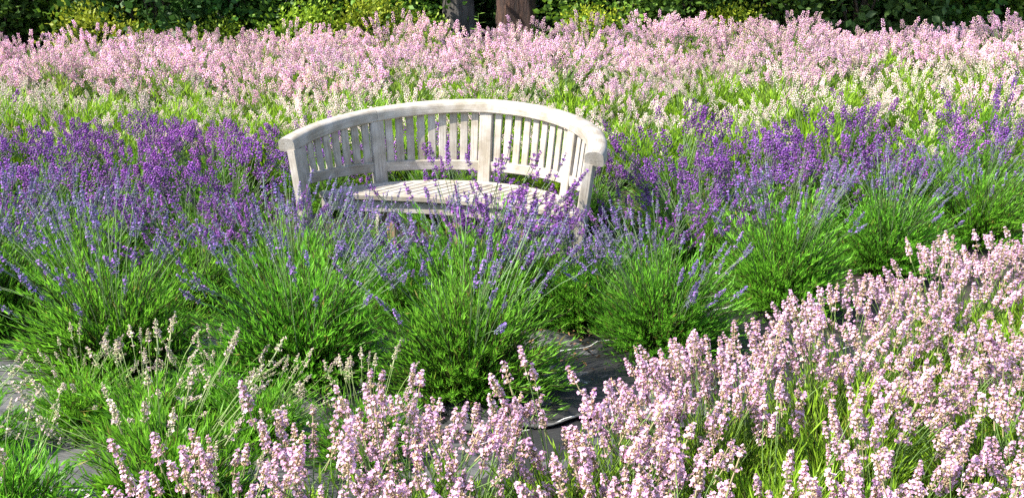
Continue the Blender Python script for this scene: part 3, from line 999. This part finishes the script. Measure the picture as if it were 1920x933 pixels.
def tree(x, y, rad, bark, label, seed, flare, ht, crown_z, crown_r):
    r = np.random.default_rng(seed)
    root = link('hedgerow_tree', None); root.location = (x, y, gz(x, y) - .05)
    root['label'] = label; root['category'] = 'tree'; root['group'] = 'trees in the hedge'
    n, m = 26, 40
    zz = np.linspace(0, 1, n) ** 1.6 * ht
    an = np.linspace(0, 2 * PI, m, endpoint=False)
    lob = 1 + .05 * np.sin(3 * an + seed) + .04 * np.sin(5 * an + 2 * seed) + .02 * np.sin(11 * an)
    rr = rad * (1 - .45 * zz / ht) + rad * flare * np.exp(-zz / .22)
    L = 1 + (lob - 1)[None] * (1 + 2.5 * np.exp(-zz / .4))[:, None]
    bend = np.stack([.15 * np.sin(zz * .5 + seed) - .15 * math.sin(seed), .1 * np.sin(zz * .4)], -1)
    Vv = np.stack([bend[:, 0:1] + rr[:, None] * L * np.cos(an), bend[:, 1:2] + rr[:, None] * L * np.sin(an), np.repeat(zz[:, None], m, 1)], -1)
    Vv += r.normal(0, .006, Vv.shape)
    idx = np.arange(n * m).reshape(n, m); b = np.roll(idx, -1, 1)
    q = np.stack([idx[:-1], b[:-1], b[1:], idx[1:]], -1).reshape(-1, 4)
    g = Geo(); g.add(Vv.reshape(-1, 3), [q], (.1, .1, .1))
    link('trunk', g.mesh('trunk', bark, True), root)
    g = Geo(); k = 16
    t = np.linspace(0, 1, 6)[None, :, None]
    zb = r.uniform(.45, .98, k) * ht
    base = np.stack([np.interp(zb, zz, bend[:, 0]), np.interp(zb, zz, bend[:, 1]), zb], -1)
    psi = r.uniform(0, 6.28, k)
    top = np.stack([crown_r * .8 * np.cos(psi), crown_r * .8 * np.sin(psi), crown_z + r.uniform(-.5, .7, k) * crown_r], -1)
    P = base[:, None] * (1 - t) + top[:, None] * t + np.array([0, 0, .8]) * t * (1 - t) + r.normal(0, .06, (k, 6, 3)) * t
    g.tubes(P, np.tile(np.linspace(rad * .35, .02, 6), (k, 1)), np.full((k, 6, 3), .1), 7)
    link('limbs', g.mesh('limbs', bark, True), root)
    g = Geo(); cl = 110; per = 70
    d = unit(r.normal(size=(cl, 3))); cc = d * (crown_r * r.uniform(.35, 1, (cl, 1)) ** .6) * np.array([1, 1, .75]) + np.array([0, 0, crown_z])
    O = (cc[:, None] + r.normal(0, .28, (cl, per, 3))).reshape(-1, 3)
    X, Y, Z = frames(r.normal(size=O.shape), r); s = r.uniform(.09, .17, len(O))
    g.scatter(LEAF_V, LEAF_F, O, X, Y, Z, s * .6, s * .5, s, np.array([.03, .08, .012]) + r.random((len(O), 1)) * np.array([.05, .09, .01]))
    link('crown', g.mesh('crown', M_SHRUB), root, kind='stuff')
tree(0.10, 12.0, .25, M_BARK_RED, 'thick red-brown tree trunk, sunlit down one side, at the back of the pink band', 3, .35, 5.0, 6.0, 2.9)
tree(-0.66, 12.35, .20, M_BARK_GREY, 'slimmer dark grey tree trunk in the shade beside the red-brown trunk', 8, .25, 5.2, 6.3, 2.6)

def weed(x, y, h, label):
    r = np.random.default_rng(int(1000 + x * 10))
    root = link('broadleaf_weed', None); root.location = (x, y, gz(x, y)); root['label'] = label; root['category'] = 'weed'
    g = Geo(); P = np.linspace((0, 0, 0), (.03, 0, h), 6)[None] + r.normal(0, .008, (1, 6, 3))
    g.tubes(P, np.linspace(.007, .003, 6)[None], np.broadcast_to(np.array([.16, .26, .05]), (1, 6, 3)), 5)
    link('stem', g.mesh('stem', M_STEM), root)
    for k in range(14):
        t = .25 + .75 * k / 13; a = k * 1.9
        g = Geo(); d = unit(np.array([[math.cos(a), math.sin(a), .25]]))
        X = unit(np.cross(d, [[0, 0, 1.]])); Y = np.cross(d, X)
        s = .15 * (1.15 - .6 * t) * r.uniform(.8, 1.2)
        g.scatter(LEAF_V, LEAF_F, np.array([[.03 * t, 0, h * t]]), X, Y, d, s * .5, s * .35, s, np.array([[.16, .30, .05]]) * r.uniform(.8, 1.2))
        link('leaf', g.mesh('leaf', M_SHRUB), root)
weed(-.42, 11.45, .62, 'pale green broad-leaved weed standing between the two tree trunks')

def fern(x, y, s, label, seed):
    r = np.random.default_rng(seed)
    root = link('fern', None); root.location = (x, y, gz(x, y)); root['label'] = label; root['category'] = 'fern'
    for k in range(8):
        a = k * 2 * PI / 8 + r.normal(0, .2)
        g = Geo(); n = 26
        t = np.linspace(.12, 1, n)
        L = s * r.uniform(.8, 1.1)
        px = L * t * .85; pz = L * (1.15 * t - .75 * t * t)
        P = np.stack([px * math.cos(a), px * math.sin(a), pz], -1)
        D = unit(np.gradient(P, axis=0)); sd = unit(np.cross(D, [0, 0, 1.])); nn = np.cross(sd, D)
        ln = L * .30 * np.sin(PI * np.clip(t * .93 + .05, 0, 1)) ** .8
        for sg in (-1, 1):
            Z = unit(sd * sg + D * .45)
            g.scatter(LEAF_V, LEAF_F, P, np.cross(Z, nn), nn, Z, .032 * s, .02 * s, ln, np.array([.07, .17, .02]) * r.uniform(.75, 1.3, (n, 1)))
        g.tubes(P[None, ::5], np.full((1, len(P[::5])), .004), np.broadcast_to(np.array([.1, .15, .04]), (1, len(P[::5]), 3)), 4)
        link('frond', g.mesh('frond', M_SHRUB), root)
fern(-5.75, 11.55, .75, 'green fern with arching fronds in the far left corner under the hedge', 51)
fern(-5.0, 11.75, .6, 'smaller green fern right of the corner fern under the hedge', 52)

# weathered plank behind the flowers at the far right
def plank():
    g = Geo(); w, d, h, c = .62, .04, .09, .006
    pr = np.array(cham(d, h, c)); k = len(pr)
    Vv = np.concatenate([np.stack([np.full(k, sx * w), pr[:, 0], pr[:, 1]], -1) for sx in (-.5, .5)])
    q = np.array([(j, (j + 1) % k, (j + 1) % k + k, j + k) for j in range(k)])
    g.add(Vv, [q, np.array([(7, 6, 5, 4), (7, 4, 3, 0), (0, 3, 2, 1), (8, 9, 10, 11), (8, 11, 12, 15), (12, 13, 14, 15)])], (.3, .3, .3))
    me = g.mesh('timber_edging', M_WOOD)
    uvl = me.uv_layers.new(name='grain')
    for i, lp in enumerate(me.loops):
        co = me.vertices[lp.vertex_index].co; uvl.data[i].uv = (co.x, co.y + co.z)
    o = link('timber_edging', me)
    o.location = (5.0, 11.5, gz(5.0, 11.5) + .36); o.rotation_euler = (0, 0, .05)
    o['label'] = 'short weathered timber board showing between the far right flowers and hedge'; o['category'] = 'board'
plank()
